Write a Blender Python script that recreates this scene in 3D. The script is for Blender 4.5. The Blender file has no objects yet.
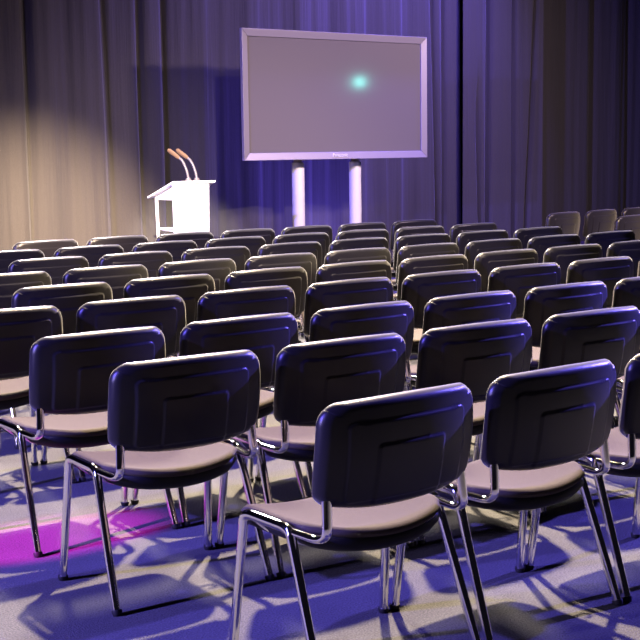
import bpy, math, random
from mathutils import Vector, Matrix, Euler

random.seed(7)
sc = bpy.context.scene
COL = sc.collection

# ------------------------------------------------------------------ helpers
class MB:
    """Collects vertices and faces for ONE mesh object."""
    def __init__(self):
        self.v = []; self.f = []; self.sm = []
    def add(self, vs, fs, smooth=True):
        o = len(self.v)
        self.v += [tuple(p) for p in vs]
        self.f += [tuple(o + i for i in f) for f in fs]
        self.sm += [smooth] * len(fs)
        return self
    def box(self, x0, x1, y0, y1, z0, z1, M=None):
        vs = [Vector((x, y, z)) for x in (x0, x1) for y in (y0, y1) for z in (z0, z1)]
        if M: vs = [M @ p for p in vs]
        fs = [(0,1,3,2),(4,6,7,5),(0,4,5,1),(2,3,7,6),(0,2,6,4),(1,5,7,3)]
        return self.add(vs, fs, False)
    def hexa(self, pts):
        # pts: bottom 4 (ccw) then top 4
        fs = [(3,2,1,0),(4,5,6,7),(0,1,5,4),(1,2,6,5),(2,3,7,6),(3,0,4,7)]
        return self.add([Vector(p) for p in pts], fs, False)
    def tube(self, path, radii, seg=12, cap=True, flat=1.0, flatdir=None):
        path = [Vector(p) for p in path]
        n = len(path)
        if not hasattr(radii, '__len__'): radii = [radii] * n
        vs = []; fs = []
        prev = None
        for i, p in enumerate(path):
            t = (path[min(i+1, n-1)] - path[max(i-1, 0)]).normalized()
            if flatdir is not None:
                u = Vector(flatdir); u = (u - t * u.dot(t)).normalized()
            elif prev is None:
                u = Vector((0, 0, 1)) if abs(t.z) < .9 else Vector((1, 0, 0))
                u = (u - t * u.dot(t)).normalized()
            else:
                u = (prev - t * prev.dot(t)).normalized()
            prev = u
            w = t.cross(u)
            for k in range(seg):
                a = 2 * math.pi * k / seg
                vs.append(p + u * math.cos(a) * radii[i] * flat + w * math.sin(a) * radii[i])
        for i in range(n - 1):
            for k in range(seg):
                k2 = (k + 1) % seg
                fs.append((i*seg+k, i*seg+k2, (i+1)*seg+k2, (i+1)*seg+k))
        self.add(vs, fs, True)
        if cap:
            o = len(self.v)
            self.add([vs[k] for k in range(seg)], [tuple(reversed(range(seg)))], False)
            self.add([vs[(n-1)*seg+k] for k in range(seg)], [tuple(range(seg))], False)
        return self
    def build(self, name, mat, parent=None, bevel=0, weld=False):
        me = bpy.data.meshes.new(name)
        me.from_pydata(self.v, [], self.f)
        for p, s in zip(me.polygons, self.sm): p.use_smooth = s
        me.materials.append(mat)
        me.validate(); me.update()
        o = bpy.data.objects.new(name, me)
        COL.objects.link(o)
        if parent: o.parent = parent
        if bevel:
            m = o.modifiers.new('bevel', 'BEVEL'); m.width = bevel; m.segments = 3
            m.limit_method = 'ANGLE'
        return o

def bez(pts, n=8, r=.04):
    """poly-line with rounded corners"""
    pts = [Vector(p) for p in pts]
    out = [pts[0]]
    for i in range(1, len(pts) - 1):
        a, b, c = pts[i-1], pts[i], pts[i+1]
        d1 = min(r, (a-b).length * .49); d2 = min(r, (c-b).length * .49)
        p0 = b + (a-b).normalized() * d1; p2 = b + (c-b).normalized() * d2
        for k in range(n + 1):
            t = k / n
            out.append(p0 * (1-t)**2 + b * 2*t*(1-t) + p2 * t*t)
    out.append(pts[-1])
    return out

def thing(name, label, cat, loc=(0,0,0), rz=0, group=None):
    o = bpy.data.objects.new(name, None)
    COL.objects.link(o)
    o.empty_display_size = .1
    o.location = loc; o.rotation_euler = (0, 0, rz)
    tag(o, label, cat, group)
    return o

def tag(o, label, cat, group=None):
    o['label'] = label; o['category'] = cat
    if group: o['group'] = group
    return o

def copy_tree(o, parent=None):
    c = o.copy(); COL.objects.link(c)
    if parent: c.parent = parent
    for ch in o.children: copy_tree(ch, c)
    return c

# ------------------------------------------------------------------ materials
def newmat(name):
    m = bpy.data.materials.new(name); m.use_nodes = True
    nt = m.node_tree; b = nt.nodes['Principled BSDF']
    return m, nt, b

def simple(name, col, rough=.5, metal=0, spec=.5, bump=0, bscale=200, vary=0, coat=0, sheen=0):
    m, nt, b = newmat(name)
    b.inputs['Base Color'].default_value = (*col, 1)
    b.inputs['Roughness'].default_value = rough
    b.inputs['Metallic'].default_value = metal
    b.inputs['Specular IOR Level'].default_value = spec
    b.inputs['Sheen Weight'].default_value = sheen
    b.inputs['Sheen Roughness'].default_value = .45
    b.inputs['Coat Weight'].default_value = coat
    tc = nt.nodes.new('ShaderNodeTexCoord')
    nz = nt.nodes.new('ShaderNodeTexNoise'); nz.inputs['Scale'].default_value = bscale
    nz.inputs['Detail'].default_value = 4
    nt.links.new(tc.outputs['Object'], nz.inputs['Vector'])
    if vary:
        rp = nt.nodes.new('ShaderNodeValToRGB')
        rp.color_ramp.elements[0].position = .3; rp.color_ramp.elements[1].position = .7
        rp.color_ramp.elements[0].color = (*[c*(1-vary) for c in col], 1)
        rp.color_ramp.elements[1].color = (*[min(1, c*(1+vary)) for c in col], 1)
        nt.links.new(nz.outputs['Fac'], rp.inputs['Fac'])
        nt.links.new(rp.outputs['Color'], b.inputs['Base Color'])
    if bump:
        bp = nt.nodes.new('ShaderNodeBump'); bp.inputs['Strength'].default_value = bump
        bp.inputs['Distance'].default_value = .002
        nt.links.new(nz.outputs['Fac'], bp.inputs['Height'])
        nt.links.new(bp.outputs['Normal'], b.inputs['Normal'])
    return m

M_PLASTIC = simple('black_moulded_plastic', (.006, .0055, .007), .34, 0, .27, .1, 900, sheen=.26)
M_PAN = simple('black_seat_pan_plastic', (.006, .006, .007), .6, 0, .2)
M_FABRIC = simple('taupe_seat_fabric', (.060, .048, .041), .95, 0, .2, .5, 700, .18)
M_CHROME = simple('chrome', (.80, .79, .80), .07, 1, .5)
M_RUBBER = simple('black_rubber', (.01, .01, .01), .6, 0, .3)
M_WHITE = simple('white_laminate', (.85, .83, .82), .35, 0, .5)
M_SILVER = simple('silver_bezel', (.32, .295, .315), .42, .2, .5)
M_COLUMN = simple('pale_column_paint', (.78, .77, .78), .4, 0, .5)
M_LOGO = simple('white_lettering', (.95, .95, .95), .4, 0, .5)
M_MIC = simple('black_microphone_metal', (.16, .14, .13), .45, .3, .5)
M_CAPS = simple('foam_windshield', (.17, .10, .05), .8, 0, .3)
M_WALL = simple('black_painted_wall', (.012, .012, .013), .9, 0, .2)

def mat_carpet():
    m, nt, b = newmat('grey_carpet')
    tc = nt.nodes.new('ShaderNodeTexCoord')
    n1 = nt.nodes.new('ShaderNodeTexNoise'); n1.inputs['Scale'].default_value = 170; n1.inputs['Detail'].default_value = 5
    n2 = nt.nodes.new('ShaderNodeTexNoise'); n2.inputs['Scale'].default_value = 6; n2.inputs['Detail'].default_value = 4
    nt.links.new(tc.outputs['Object'], n1.inputs['Vector'])
    nt.links.new(tc.outputs['Object'], n2.inputs['Vector'])
    r1 = nt.nodes.new('ShaderNodeValToRGB')
    r1.color_ramp.elements[0].position = .3; r1.color_ramp.elements[0].color = (.048, .048, .049, 1)
    r1.color_ramp.elements[1].position = .72; r1.color_ramp.elements[1].color = (.132, .131, .133, 1)
    nt.links.new(n1.outputs['Fac'], r1.inputs['Fac'])
    r2 = nt.nodes.new('ShaderNodeValToRGB')
    r2.color_ramp.elements[0].position = .3; r2.color_ramp.elements[0].color = (.86, .86, .86, 1)
    r2.color_ramp.elements[1].position = .7; r2.color_ramp.elements[1].color = (1, 1, 1, 1)
    nt.links.new(n2.outputs['Fac'], r2.inputs['Fac'])
    mx = nt.nodes.new('ShaderNodeMix'); mx.data_type = 'RGBA'; mx.blend_type = 'MULTIPLY'
    mx.inputs['Factor'].default_value = 1
    nt.links.new(r1.outputs['Color'], mx.inputs['A']); nt.links.new(r2.outputs['Color'], mx.inputs['B'])
    nt.links.new(mx.outputs['Result'], b.inputs['Base Color'])
    b.inputs['Roughness'].default_value = .97; b.inputs['Specular IOR Level'].default_value = .1
    bp = nt.nodes.new('ShaderNodeBump'); bp.inputs['Strength'].default_value = .55; bp.inputs['Distance'].default_value = .006
    nt.links.new(n1.outputs['Fac'], bp.inputs['Height']); nt.links.new(bp.outputs['Normal'], b.inputs['Normal'])
    return m
M_CARPET = mat_carpet()

def mat_curtain(name, col):
    m, nt, b = newmat(name)
    tc = nt.nodes.new('ShaderNodeTexCoord')
    mp = nt.nodes.new('ShaderNodeMapping'); mp.inputs['Scale'].default_value = (14, 14, .5)
    n1 = nt.nodes.new('ShaderNodeTexNoise'); n1.inputs['Scale'].default_value = 1; n1.inputs['Detail'].default_value = 5
    nt.links.new(tc.outputs['Object'], mp.inputs['Vector']); nt.links.new(mp.outputs['Vector'], n1.inputs['Vector'])
    n2 = nt.nodes.new('ShaderNodeTexNoise'); n2.inputs['Scale'].default_value = 260; n2.inputs['Detail'].default_value = 2
    nt.links.new(tc.outputs['Object'], n2.inputs['Vector'])
    r = nt.nodes.new('ShaderNodeValToRGB')
    r.color_ramp.elements[0].position = .3; r.color_ramp.elements[0].color = (*[c*.8 for c in col], 1)
    r.color_ramp.elements[1].position = .7; r.color_ramp.elements[1].color = (*[c*1.15 for c in col], 1)
    nt.links.new(n2.outputs['Fac'], r.inputs['Fac']); nt.links.new(r.outputs['Color'], b.inputs['Base Color'])
    b.inputs['Roughness'].default_value = .9; b.inputs['Specular IOR Level'].default_value = .15
    b.inputs['Sheen Weight'].default_value = .15
    bp = nt.nodes.new('ShaderNodeBump'); bp.inputs['Strength'].default_value = .7; bp.inputs['Distance'].default_value = .03
    nt.links.new(n1.outputs['Fac'], bp.inputs['Height']); nt.links.new(bp.outputs['Normal'], b.inputs['Normal'])
    return m
M_CURTAIN = mat_curtain('charcoal_drape', (.060, .056, .052))

def mat_screen():
    m, nt, b = newmat('dark_glass_screen')
    b.inputs['Base Color'].default_value = (.19, .176, .17, 1)
    b.inputs['Roughness'].default_value = .085
    b.inputs['Specular IOR Level'].default_value = .5
    return m
M_SCREEN = mat_screen()

# ------------------------------------------------------------------ camera
# world: x runs along the chair rows, y runs towards the stage, camera over (0, 0)
FPX, PITCH, ROLL, YAW, HC = 1292.0, .1292, -.0144, .622, 1.4323
rt = Vector((math.cos(YAW), -math.sin(YAW), 0))
fh = Vector((math.sin(YAW), math.cos(YAW), 0))
up = Vector((0, 0, 1))
fw = fh * math.cos(PITCH) - up * math.sin(PITCH)
uv = up * math.cos(PITCH) + fh * math.sin(PITCH)
cr, sr = math.cos(ROLL), math.sin(ROLL)
ax = rt * cr + uv * sr
ay = uv * cr - rt * sr
cam = bpy.data.cameras.new('camera')
cam.sensor_width = 36; cam.lens = 36 * FPX / 640
cam.clip_start = .05; cam.clip_end = 100
co = bpy.data.objects.new('camera', cam); COL.objects.link(co)
co.matrix_world = Matrix(((ax.x, ay.x, -fw.x, 0), (ax.y, ay.y, -fw.y, 0), (ax.z, ay.z, -fw.z, HC), (0, 0, 0, 1)))
sc.camera = co

def pix(p):
    d = Vector(p) - Vector((0, 0, HC))
    z = d.dot(fw)
    if z < .1: return None
    return 320 + FPX * d.dot(ax) / z, 320 - FPX * d.dot(ay) / z

# ------------------------------------------------------------------ setting
fl = MB()
fl.box(-7, 20, -5, 13.0, -.1, 0)
fo = fl.build('floor', M_CARPET); fo['kind'] = 'structure'
wl = MB(); wl.box(-7, 20, 13.0, 13.2, 0, 6)
wo = wl.build('wall_back', M_WALL); wo['kind'] = 'structure'

# ------------------------------------------------------------------ drapes
def drape(name, label, x0, x1, y, folds, seed, amp, group, top=5.2):
    rnd = random.Random(seed)
    n = int((x1 - x0) / .0125)
    # irregular gathered folds: sum of a few sharpened waves plus placed deep pleats
    ph = [rnd.uniform(0, 6.28) for _ in range(6)]
    nz = 26
    vs = []; fs = []
    def off(x, z):
        h = z / top
        s = 0
        wob = .10 * math.sin(1.3 * z + ph[0]) * (1 - h)
        s += amp * .50 * math.sin(6.28 * (x + wob * .3) / .62 + ph[1] + .6 * math.sin(x * 1.7 + ph[2]))
        s += amp * .20 * math.sin(6.28 * (x - wob * .2) / .29 + ph[3] + .8 * math.sin(x * 2.3 + ph[4]))
        s += amp * .07 * math.sin(6.28 * x / .13 + ph[5] + 1.1 * math.sin(z * .9 + x))
        for (fx, fwid, fd, lean, zt) in folds:
            c = fx + lean * max(0, (zt - z))
            fade = 1 if z < zt else max(0, 1 - (z - zt) / .6)
            s += fd * fade * math.exp(-((x - c) / fwid) ** 2)
        return s
    for j in range(nz + 1):
        z = .01 + (top - .01) * j / nz
        for i in range(n + 1):
            x = x0 + (x1 - x0) * i / n
            vs.append((x, y + off(x, z), z))
    for j in range(nz):
        for i in range(n):
            a = j * (n + 1) + i
            fs.append((a, a + 1, a + n + 2, a + n + 1))
    o = MB().add(vs, fs).build(name, M_CURTAIN)
    m = o.modifiers.new('thickness', 'SOLIDIFY'); m.thickness = .006; m.offset = 1
    tag(o, label, 'curtain', group)
    return o
YC = 11.75
drape('stage_curtain', 'wide charcoal drape behind the lectern and the big screen, widest of the three drapes', 1.2, 10.52, YC,
      [(5.05, .05, .09, 0, 9), (5.75, .06, .10, .02, 9), (6.25, .05, .08, 0, 9), (6.55, .04, .07, 0, 9), (9.93, .04, .10, .03, 9), (10.3, .03, .07, .0, 9)], 3, .055, 'stage drapes')
drape('stage_curtain', 'narrow charcoal drape with deep folds just right of the big screen', 10.44, 11.76, YC - .15,
      [(10.68, .035, .12, .03, 1.75), (10.90, .035, .20, -.01, 3.6), (11.28, .035, .22, .0, 9), (11.66, .03, .14, -.05, 3.2)], 5, .04, 'stage drapes')
drape('stage_curtain', 'dark brownish drape hanging at the far right, beside the purple-lit one', 11.70, 19.5, YC + .06,
      [(12.9, .05, .06, 0, 9), (13.6, .05, .06, 0, 9), (14.05, .05, .06, 0, 9)], 9, .04, 'stage drapes')
# ------------------------------------------------------------------ chair prototype
HW = .274           # half width of the back
ZB, ZT = .492, .80
def back_y(x, z):
    t = (z - ZB) / (ZT - ZB)
    lean = .040 * (1 - t) - .012 * math.sin(math.pi * t)       # top leans back, a little lumbar belly
    return lean + .005 * max(0, (t - .45) / .55) ** 2 + .044 * (abs(x) / HW) ** 2.3
def back_outline(u, v):
    """u, v in -1..1 -> x, z on a rounded rectangle with softly bowed edges"""
    w, h = HW, (ZT - ZB) / 2
    r = .055 if v > 0 else .038
    # map the square ray onto the rounded rectangle
    m = max(abs(u), abs(v))
    if m < 1e-6: return 0.0, (ZT + ZB) / 2
    su, sv = u / m, v / m                   # point on the unit square edge
    X, Z = su * w, sv * h
    ixc, izc = w - r, h - r
    if abs(X) > ixc and abs(Z) > izc:
        dx, dz = abs(X) - ixc, abs(Z) - izc
        # corner: project on the arc
        a = math.atan2(dz, dx)
        X = math.copysign(ixc + r * math.cos(a), X); Z = math.copysign(izc + r * math.sin(a), Z)
    X *= m; Z *= m
    t = (Z / h + 1) / 2
    X *= .955 + .045 * math.sin(math.pi * min(1, .15 + t * .75))
    z = (ZT + ZB) / 2 + Z
    z += .034 * (abs(X) / HW) ** 2.4 * max(0, 1 - t * 1.6)       # bottom edge rises to the sides
    z -= .010 * (X / HW) ** 2 * t                                # top edge droops to the sides
    return X, z
def smooth(e0, e1, x):
    t = max(0, min(1, (x - e0) / (e1 - e0))); return t * t * (3 - 2 * t)
def rrect_in(x, z, hw, z0, z1, r, e):
    """1 inside a rounded rectangle, falling to 0 over e outside"""
    cx, cz = 0, (z0 + z1) / 2; hh = (z1 - z0) / 2
    dx, dz = abs(x) - (hw - r), abs(z - cz) - (hh - r)
    d = math.hypot(max(dx, 0), max(dz, 0)) + min(max(dx, dz), 0) - r
    return 1 - smooth(-e, 0, d)
NU, NV = 128, 80
def shell():
    mb = MB(); vs = []; fs = []
    T, RR = .026, .024
    def edge_d(u, v): return (1 - max(abs(u), abs(v)))
    idx = {}
    for side in (0, 1):
        for j in range(NV + 1):
            for i in range(NU + 1):
                u = -1 + 2 * i / NU; v = -1 + 2 * j / NV
                # crowd samples a little at the rim
                u = math.copysign(1 - (1 - abs(u)) ** 1.25, u); v = math.copysign(1 - (1 - abs(v)) ** 1.25, v)
                x, z = back_outline(u, v)
                d = min((1 - abs(u)) * HW, (1 - abs(v)) * (ZT - ZB) / 2)
                q = min(d / RR, 1)
                prof = math.sqrt(max(0, 1 - (1 - q) ** 2))
                y = back_y(x, z)
                onrim = i in (0, NU) or j in (0, NV)
                if side == 0:
                    y -= T * prof
                    y -= .0045 * rrect_in(x, z, .205, .52, .742, .02, .006)
                    y -= .0050 * rrect_in(x, z, .118, .50, .678, .015, .006)
                else:
                    y += .020 * prof
                    if onrim:
                        idx[(1, i, j)] = idx[(0, i, j)]; continue
                idx[(side, i, j)] = len(vs); vs.append((x, y, z))
    for side in (0, 1):
        for j in range(NV):
            for i in range(NU):
                q = (idx[(side, i, j)], idx[(side, i+1, j)], idx[(side, i+1, j+1)], idx[(side, i, j+1)])
                if side == 1: q = tuple(reversed(q))
                fs.append(q)
    mb.add(vs, fs)
    return mb
def back_pad():
    mb = MB(); vs = []; fs = []
    nu, nv = 32, 20
    idx = {}
    for side in (0, 1):
        for j in range(nv + 1):
            for i in range(nu + 1):
                u = -1 + 2 * i / nu; v = -1 + 2 * j / nv
                x, z = back_outline(u * .955, v * .93)
                d = min((1 - abs(u)) * HW, (1 - abs(v)) * .15)
                q = min(d / .03, 1); prof = math.sqrt(max(0, 1 - (1 - q) ** 2))
                y = back_y(x, z) + .016
                if side == 0: y += .030 * prof
                else:
                    y -= .001
                    if i in (0, nu) or j in (0, nv):
                        idx[(1, i, j)] = idx[(0, i, j)]; continue
                idx[(side, i, j)] = len(vs); vs.append((x, y, z))
    for side in (0, 1):
        for j in range(nv):
            for i in range(nu):
                q = (idx[(side, i, j)], idx[(side, i+1, j)], idx[(side, i+1, j+1)], idx[(side, i, j+1)])
                if side == 0: q = tuple(reversed(q))
                fs.append(q)
    return mb.add(vs, fs)

SY0, SY1, SHW = .030, .492, .243
def seat_outline(u, v):
    """u across, v -1 rear .. 1 front"""
    w, h = SHW, (SY1 - SY0) / 2
    r = .07 if v > 0 else .10
    m = max(abs(u), abs(v))
    if m < 1e-6: return 0.0, (SY0 + SY1) / 2
    X, Y = u / m * w, v / m * h
    ix, iy = w - r, h - r
    if abs(X) > ix and abs(Y) > iy:
        a = math.atan2(abs(Y) - iy, abs(X) - ix)
        X = math.copysign(ix + r * math.cos(a), X); Y = math.copysign(iy + r * math.sin(a), Y)
    X *= m; Y *= m
    y = (SY0 + SY1) / 2 + Y
    if v < 0: y += .065 * (abs(X) / w) ** 2 * min(1, -v)         # bowed rear edge
    return X, y
def seat_z(x, y):
    t = (y - SY0) / (SY1 - SY0)
    z = .426 + .040 * (x / SHW) ** 2 * (1 - .35 * t) - .010 * math.sin(math.pi * min(1, t)) 
    z -= .030 * max(0, (t - .82) / .18) ** 2                         # waterfall front
    z += .006 * max(0, (.2 - t) / .2)
    return z
def slab(nu, nv, outline, ztop, inset, zoff, thick, round_top, round_bot):
    mb = MB(); vs = []; fs = []; idx = {}
    for side in (0, 1):
        for j in range(nv + 1):
            for i in range(nu + 1):
                u = -1 + 2 * i / nu; v = -1 + 2 * j / nv
                x, y = outline(u * inset, v * inset)
                d = min((1 - abs(u)), (1 - abs(v))) * .23
                zb = ztop(x, y) + zoff - thick
                if side == 0:
                    q = min(d / round_top, 1)
                    z = zb + thick * (.45 + .55 * math.sqrt(max(0, 1 - (1 - q) ** 2)))
                else:
                    q = min(d / round_bot, 1)
                    z = zb + thick * .45 * (1 - math.sqrt(max(0, 1 - (1 - q) ** 2)))
                    if i in (0, nu) or j in (0, nv):
                        idx[(1, i, j)] = idx[(0, i, j)]; continue
                idx[(side, i, j)] = len(vs); vs.append((x, y, z))
    for side in (0, 1):
        for j in range(nv):
            for i in range(nu):
                q = (idx[(side, i, j)], idx[(side, i+1, j)], idx[(side, i+1, j+1)], idx[(side, i, j+1)])
                if side == 1: q = tuple(reversed(q))
                fs.append(q)
    return mb.add(vs, fs)

def make_chair():
    root = thing('conference_chair', '', 'chair')
    seat = slab(36, 32, seat_outline, seat_z, 1.0, 0, .030, .03, .02).build('seat', M_FABRIC, root)
    pan = slab(24, 24, seat_outline, seat_z, .995, -.013, .058, .012, .07).build('seat_pan', M_PAN, seat)
    back = shell().build('backrest', M_PLASTIC, root)
    back_pad().build('back_cushion', M_FABRIC, back)
    R = .0155
    tops = {}
    for s in (-1, 1):
        ft = Vector((s * .264, .395, .434)); rtp = Vector((s * .264, .180, .434))
        ff = Vector((s * .283, .442, .014)); rf = Vector((s * .283, .022, .014))
        # top rail with the rounded bends belongs to the side rail; legs go from bend to floor
        fb = ft + (ff - ft).normalized() * .045; rb = rtp + (rf - rtp).normalized() * .045
        path = bez([fb, ft, rtp, rb], 8, .043)
        MB().tube(path, R, 12, flat=.85, flatdir=(1, 0, 0)).build('side_rail', M_CHROME, root)
        for top, foot in ((fb, ff), (rb, rf)):
            d = (foot - top)
            path = [top + d * k / 6 for k in range(7)]
            leg = MB().tube(path, [R] * 7, 12, flat=.85, flatdir=(1, 0, 0)).build('leg', M_CHROME, root)
            dn = d.normalized()
            MB().tube([foot - dn * .003, foot + dn * .004, (foot.x + dn.x*.012, foot.y + dn.y*.012, .0)], [R * 1.08, R * 1.12, R * .9], 12).build('foot_cap', M_RUBBER, leg)
        # back upright: from inside the back shell down and forward under the seat to the rail
        up_path = bez([(s * .236, .056, .60), (s * .240, .046, .50), (s * .246, .038, .424), (s * .258, .20, .426)], 8, .06)
        MB().tube(up_path, [.0115] * len(up_path), 12, flat=1.35, flatdir=(1, 0, 0)).build('back_upright', M_CHROME, root)
    for y in (.20, .335):
        MB().tube(bez([(-.262, y, .425), (-.200, y, .374), (.200, y, .374), (.262, y, .425)], 6, .04), .010, 10).build('cross_bar', M_CHROME, root)
    # row linking hook on the right-hand rail
    hk = bez([(.264, .31, .420), (.290, .31, .424), (.311, .31, .416), (.311, .27, .404), (.280, .27, .406)], 6, .018)
    MB().tube(hk, .006, 8).build('link_hook', M_CHROME, root)
    return root

# ------------------------------------------------------------------ rows of chairs
A, W0, B0, Y0 = .612, 4 * .612, .8158, 2.6618
XS = [v + d for v, d in zip([2.0866, 2.0075, 2.0441, 2.0329, 2.0665, 2.0906, 2.1101, 2.1577, 2.1897], [.064, .020, .032, .032, .028, .026, .026, .026, .024])]
DY = [.0239, -.0139, -.0459, .0237, .0182, -.0052, .006, -.0068, -.0001]
DW = [.0322, -.0246, .0007, -.0036, .0031, .0004, -.0111, -.0022, .0048]
ORD = ['first', 'second', 'third', 'fourth', 'fifth', 'sixth', 'seventh', 'eighth', 'ninth', 'tenth']
proto = make_chair()
used = [False]
def put_chair(x, y, rz, label, group):
    if not used[0]:
        o = proto; used[0] = True
    else:
        o = copy_tree(proto)
    o.location = (x, y, 0); o.rotation_euler = (0, 0, rz)
    o['label'] = label; o['group'] = group
    return o
placed = []
for r in range(9):
    row = []
    for c in range(10):
        co_, s_ = math.cos(DW[r]), math.sin(DW[r])
        l = c * A - W0
        x = XS[r] + W0 + l * co_; y = Y0 + r * B0 + DY[r] + l * s_
        pts = []
        for dx in (-.262, .262):
            for dy, z in ((0, .78), (.02, .52), (.45, .44)):
                q = pix((x + dx * co_ - dy * s_, y + dx * s_ + dy * co_, z))
                if q: pts.append(q)
        if max(p[0] for p in pts) < 9 or min(p[0] for p in pts) > 637: continue
        row.append((x, y, DW[r]))
    for k, (x, y, rz) in enumerate(row):
        pos = ORD[k] + ' from the left'
        if r == 0:
            lab = ['grey-seated black-backed chrome chair nearest the camera, left end of the front-most row',
                   'grey-seated black-backed chrome chair in the nearest row, right beside the closest chair',
                   'grey-seated black-backed chrome chair of the nearest row cut off by the right picture edge'][min(k, 2)]
        elif k == 0:
            lab = 'black-backed chrome chair, leftmost in view in the %s row from the camera' % ORD[r]
        elif k == len(row) - 1:
            lab = 'black-backed chrome chair, rightmost in view in the %s row from the camera' % ORD[r]
        else:
            lab = 'black-backed chrome chair, %s in the %s row from the camera' % (pos, ORD[r])
        put_chair(x, y, rz, lab, 'rows of conference chairs')
        placed.append((r, k))
# chairs of the second block beyond the aisle at the right, turned a little inwards
for x, y, lab in ((9.62, 9.13, 'brown-lit chair beyond the aisle, at the left end of the right-hand block'),
                  (10.25, 9.20, 'brown-lit chair of the right-hand block, between its left end chair and the edge one'),
                  (10.89, 9.27, 'brown-lit chair at the far back, cut off by the right picture edge'),
                  (9.60, 8.22, 'brown-lit chair of the right-hand block standing in front of its back row')):
    put_chair(x, y, math.radians(8), lab, 'right-hand block of chairs')

# ------------------------------------------------------------------ display on its two columns
TX0, TX1, TZ0, TZ1, TY = 6.725, 9.03, 1.360, 2.615, 10.60
tv = thing('flat_screen_display', 'huge silver-framed flat screen display mounted on two pale round columns', 'screen', ((TX0 + TX1) / 2, TY, TZ0))
cx = (TX0 + TX1) / 2
def L(x, y, z): return (x - cx, y - TY, z - TZ0)
BW = .072
fr = MB()
# bevelled picture-frame bezel, four mitred sides
def mitre(mb, x0, x1, z0, z1, b, yf, yb, yin):
    O = [(x0, z0), (x1, z0), (x1, z1), (x0, z1)]
    I = [(x0 + b, z0 + b), (x1 - b, z0 + b), (x1 - b, z1 - b), (x0 + b, z1 - b)]
    for k in range(4):
        k2 = (k + 1) % 4
        o0, o1, i0, i1 = O[k], O[k2], I[k], I[k2]
        pts = [L(o0[0], yb, o0[1]), L(o1[0], yb, o1[1]), L(i1[0], yb, i1[1]), L(i0[0], yb, i0[1]),
               L(o0[0], yf, o0[1]), L(o1[0], yf, o1[1]), L(i1[0], yin, i1[1]), L(i0[0], yin, i0[1])]
        mb.hexa(pts)
mitre(fr, TX0, TX1, TZ0, TZ1, BW, TY - .012, TY + .03, TY + .004)
fr.build('bezel', M_SILVER, tv, bevel=.004)
s = MB(); x0, z0, _ = L(TX0 + BW, 0, 0)[0], TZ0 + BW, 0
s.box(TX0 + BW - cx - .004, TX1 - BW - cx + .004, .018, .05, BW - .004, TZ1 - TZ0 - BW + .004)
s.build('screen_panel', M_SCREEN, tv)
b_ = MB(); b_.box(TX0 + .16 - cx, TX1 - .16 - cx, .03, .12, .12, TZ1 - TZ0 - .12)
b_.build('rear_housing', M_RUBBER, tv, bevel=.01)
cu = bpy.data.curves.new('maker_logo', 'FONT'); cu.body = 'Panasonic'; cu.size = .048; cu.extrude = .002
cu.align_x = 'CENTER'; cu.align_y = 'CENTER'
tmp = bpy.data.objects.new('tmp', cu); COL.objects.link(tmp)
dg = bpy.context.evaluated_depsgraph_get()
lm = bpy.data.meshes.new_from_object(tmp.evaluated_get(dg))
bpy.data.objects.remove(tmp)
lm.materials.clear(); lm.materials.append(M_LOGO)
lo = bpy.data.objects.new('logo', lm); COL.objects.link(lo); lo.parent = tv
lo.location = (0, -.008, .040); lo.rotation_euler = (math.radians(90), 0, 0)
lo['label'] = 'small white maker wordmark'

st = thing('screen_stand', 'pair of pale round columns on a floor plate carrying the big screen', 'stand', (cx, TY + .22, 0))
for x in (7.510, 8.235):
    MB().tube([(x - cx, 0, .02), (x - cx, 0, 1.32), (x - cx, 0, 1.33)], [.064, .064, .060], 32).build('column', M_COLUMN, st)
    MB().tube([(x - cx, 0, 1.33), (x - cx, 0, 2.05)], .045, 20).build('inner_tube', M_SILVER, st)
p_ = MB(); p_.box(-.85, .85, -.30, .30, 0, .02); p_.build('base_plate', M_SILVER, st, bevel=.004)
m_ = MB(); m_.box(-.55, .55, -.088, -.045, 1.55, 1.62); m_.box(-.55, .55, -.088, -.045, 1.95, 2.02)
m_.build('mounting_bracket', M_RUBBER, st)

# ------------------------------------------------------------------ lectern
LX0, LX1, LY0, LY1 = 5.760, 6.100, 10.22, 10.64
le = thing('lectern', 'bright white lectern with sloping desk, left of the big screen', 'lectern', ((LX0 + LX1) / 2, LY0, 0))
lcx = (LX0 + LX1) / 2
f_ = MB()
f_.hexa([(-.190, 0, .03), (.150, 0, .03), (.150, .022, .03), (-.190, .022, .03),
         (-.208, -.005, 1.165), (.172, -.005, 1.165), (.172, .018, 1.165), (-.208, .018, 1.165)])
f_.build('front_panel', M_WHITE, le, bevel=.004)
d_ = MB()
sl = (1.045 - 1.185) / .45
d_.hexa([(-.225, -.03, 1.172), (.225, -.03, 1.172), (.225, .45, 1.030), (-.225, .45, 1.030),
         (-.225, -.03, 1.192), (.225, -.03, 1.192), (.225, .45, 1.048), (-.225, .45, 1.048)])
d_.build('desk_top', M_WHITE, le, bevel=.004)
for s_ in (-1, 1):
    k_ = MB()
    x = s_ * .165
    k_.hexa([(x - .008, .018, 1.02), (x + .008, .018, 1.02), (x + .008, .40, 1.02), (x - .008, .40, 1.02),
             (x - .008, .018, 1.157), (x + .008, .018, 1.157), (x + .008, .40, 1.045), (x - .008, .40, 1.045)])
    k_.build('side_cheek', M_WHITE, le)
    MB().tube([(s_ * .165, .385, 1.03), (s_ * .160, .345, .02)], .015, 14).build('rear_post', M_WHITE, le)
    MB().tube(bez([(s_ * .15, .012, .84), (s_ * .155, .05, .765), (s_ * .160, .374, .750)], 8, .06), .012, 12).build('side_strut', M_WHITE, le)
b_ = MB(); b_.box(-.22, .22, -.06, .42, 0, .03); b_.build('base_plate', M_WHITE, le, bevel=.005)
sh_ = MB(); sh_.box(-.155, .155, .02, .36, .735, .752); sh_.build('shelf', M_WHITE, le)

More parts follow.
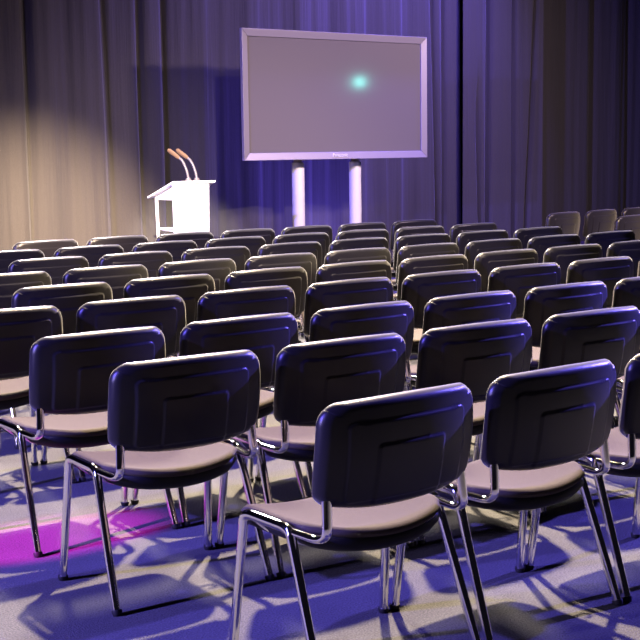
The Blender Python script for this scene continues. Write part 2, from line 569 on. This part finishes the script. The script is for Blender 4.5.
def mic(x, label, shift):
    zt = 1.189
    t = thing('gooseneck_microphone', label, 'microphone', (x, LY0 + .03, zt - .0055))
    MB().tube([(0, 0, 0), (0, 0, .010), (0, 0, .03), (0, 0, .036)], [.028, .028, .022, .010], 20).build('base', M_MIC, t)
    path = bez([(0, 0, .03), (-.008, .010, .10), (-.030, .045, .19), (-.055, .078, .22)], 8, .05)
    MB().tube(path, .012, 12).build('gooseneck', M_MIC, t)
    e = Vector((-.052, .074, .217)); d = Vector((-.080, .105, .095)).normalized()
    MB().tube([e - d * .01, e, e + d * .03, e + d * .11, e + d * .125], [.012, .016, .019, .020, .013], 16).build('capsule', M_CAPS, t)
    return t
mic(5.905, 'left one of two gooseneck microphones on the white lectern', 0)
mic(5.992, 'right one of two gooseneck microphones on the white lectern', 1)

# ------------------------------------------------------------------ lights
def spot(name, loc, tgt, power, col, cone, blend=.3, rad=.08):
    d = bpy.data.lights.new(name, 'SPOT'); d.energy = power; d.color = col
    d.spot_size = math.radians(cone); d.spot_blend = blend; d.shadow_soft_size = rad
    o = bpy.data.objects.new(name, d); COL.objects.link(o)
    o.location = loc
    o.rotation_euler = (Vector(tgt) - Vector(loc)).to_track_quat('-Z', 'Y').to_euler()
    return o
LIGHTS = dict(
    warm_house=((5.0, 6.3, 5.5), (3.5, 3.6, 0), 9500, (1, .79, .52), 92, .8, .11),
    blue_left=((-5.0, 5.3, 4.4), (3.2, 4.0, 0), 9000, (.16, .12, 1), 95, .6, .08),
    blue_right=((22, 3.9, 9.0), (3.5, 3.1, .3), 62000, (.16, .12, 1), 14, .9, .15),
    added_rim_front=((5.0, 11.0, 5.6), (4.0, 5.0, 0), 7500, (1, .86, .76), 80, .6, .5),  # unseen back light added from the stage side to brighten the chair rims
    added_rim_rear=((5.6, 9.9, 5.5), (5.4, 8.0, .6), 9000, (1, .84, .78), 62, .8, .4),  # extra lamp added above the far rows to lift their dull rims
    lavender_side=((-7.0, 4.9, 2.7), (3.6, 4.2, .5), 4000, (.46, .38, 1), 60, .6, .2),
    stage_key=((.6, 2.0, 4.6), (5.05, 11.6, .50), 42000, (1, .73, .50), 15, 1, .08),
    lectern_spot=((.6, 2.0, 4.6), (5.88, 10.35, 1.0), 16000, (1, .86, .74), 6.5, .6, .08),
    rows_key=((2.6, -1.0, 6.5), (5.7, 9.2, .7), 5500, (1, .77, .62), 28, .9, .12),
    block_key=((3.0, 2.0, 5.2), (10.2, 8.9, .5), 9500, (1, .72, .44), 11, .5, .08),
    stage_wash=((9.35, 5.35, 4.0), (8.8, 11.5, 1.5), 1500, (1, .72, .92), 88, 1, .18),
    blue_back_top=((7.8, 10.3, 7.2), (8.0, 11.7, 1.6), 2200, (.17, .11, 1), 70, .9, .1),
    blue_back_side=((10.0, 10.3, 7.2), (9.5, 11.7, 1.6), 5400, (.17, .11, 1), 55, .9, .1),
    added_blue_fill=((8.4, 11.05, .15), (8.4, 11.75, 1.4), 120, (.17, .11, 1), 120, .9, .1),  # low fill added out of sight to even the blue down the drape
    magenta_floor=((-2.5, 4.4, 3.1), (1.90, 4.47, 0), 10000, (1, .03, .9), 6.5, .6, .04),
    cyan_spot=((14.0, 3.0, 2.64), (8.17, 10.6, 2.13), 16, (.2, 1, .85), 14, .5, .07),
)
for k, v in LIGHTS.items(): spot(k, *v)

w = bpy.data.worlds.new('world'); sc.world = w; w.use_nodes = True
w.node_tree.nodes['Background'].inputs['Color'].default_value = (.35, .30, .55, 1)
w.node_tree.nodes['Background'].inputs['Strength'].default_value = .012

sc.cycles.caustics_reflective = False; sc.cycles.caustics_refractive = False
sc.view_settings.view_transform = 'Standard'; sc.view_settings.look = 'None'
sc.view_settings.exposure = 0; sc.view_settings.gamma = 1
sc.view_settings.use_curve_mapping = False
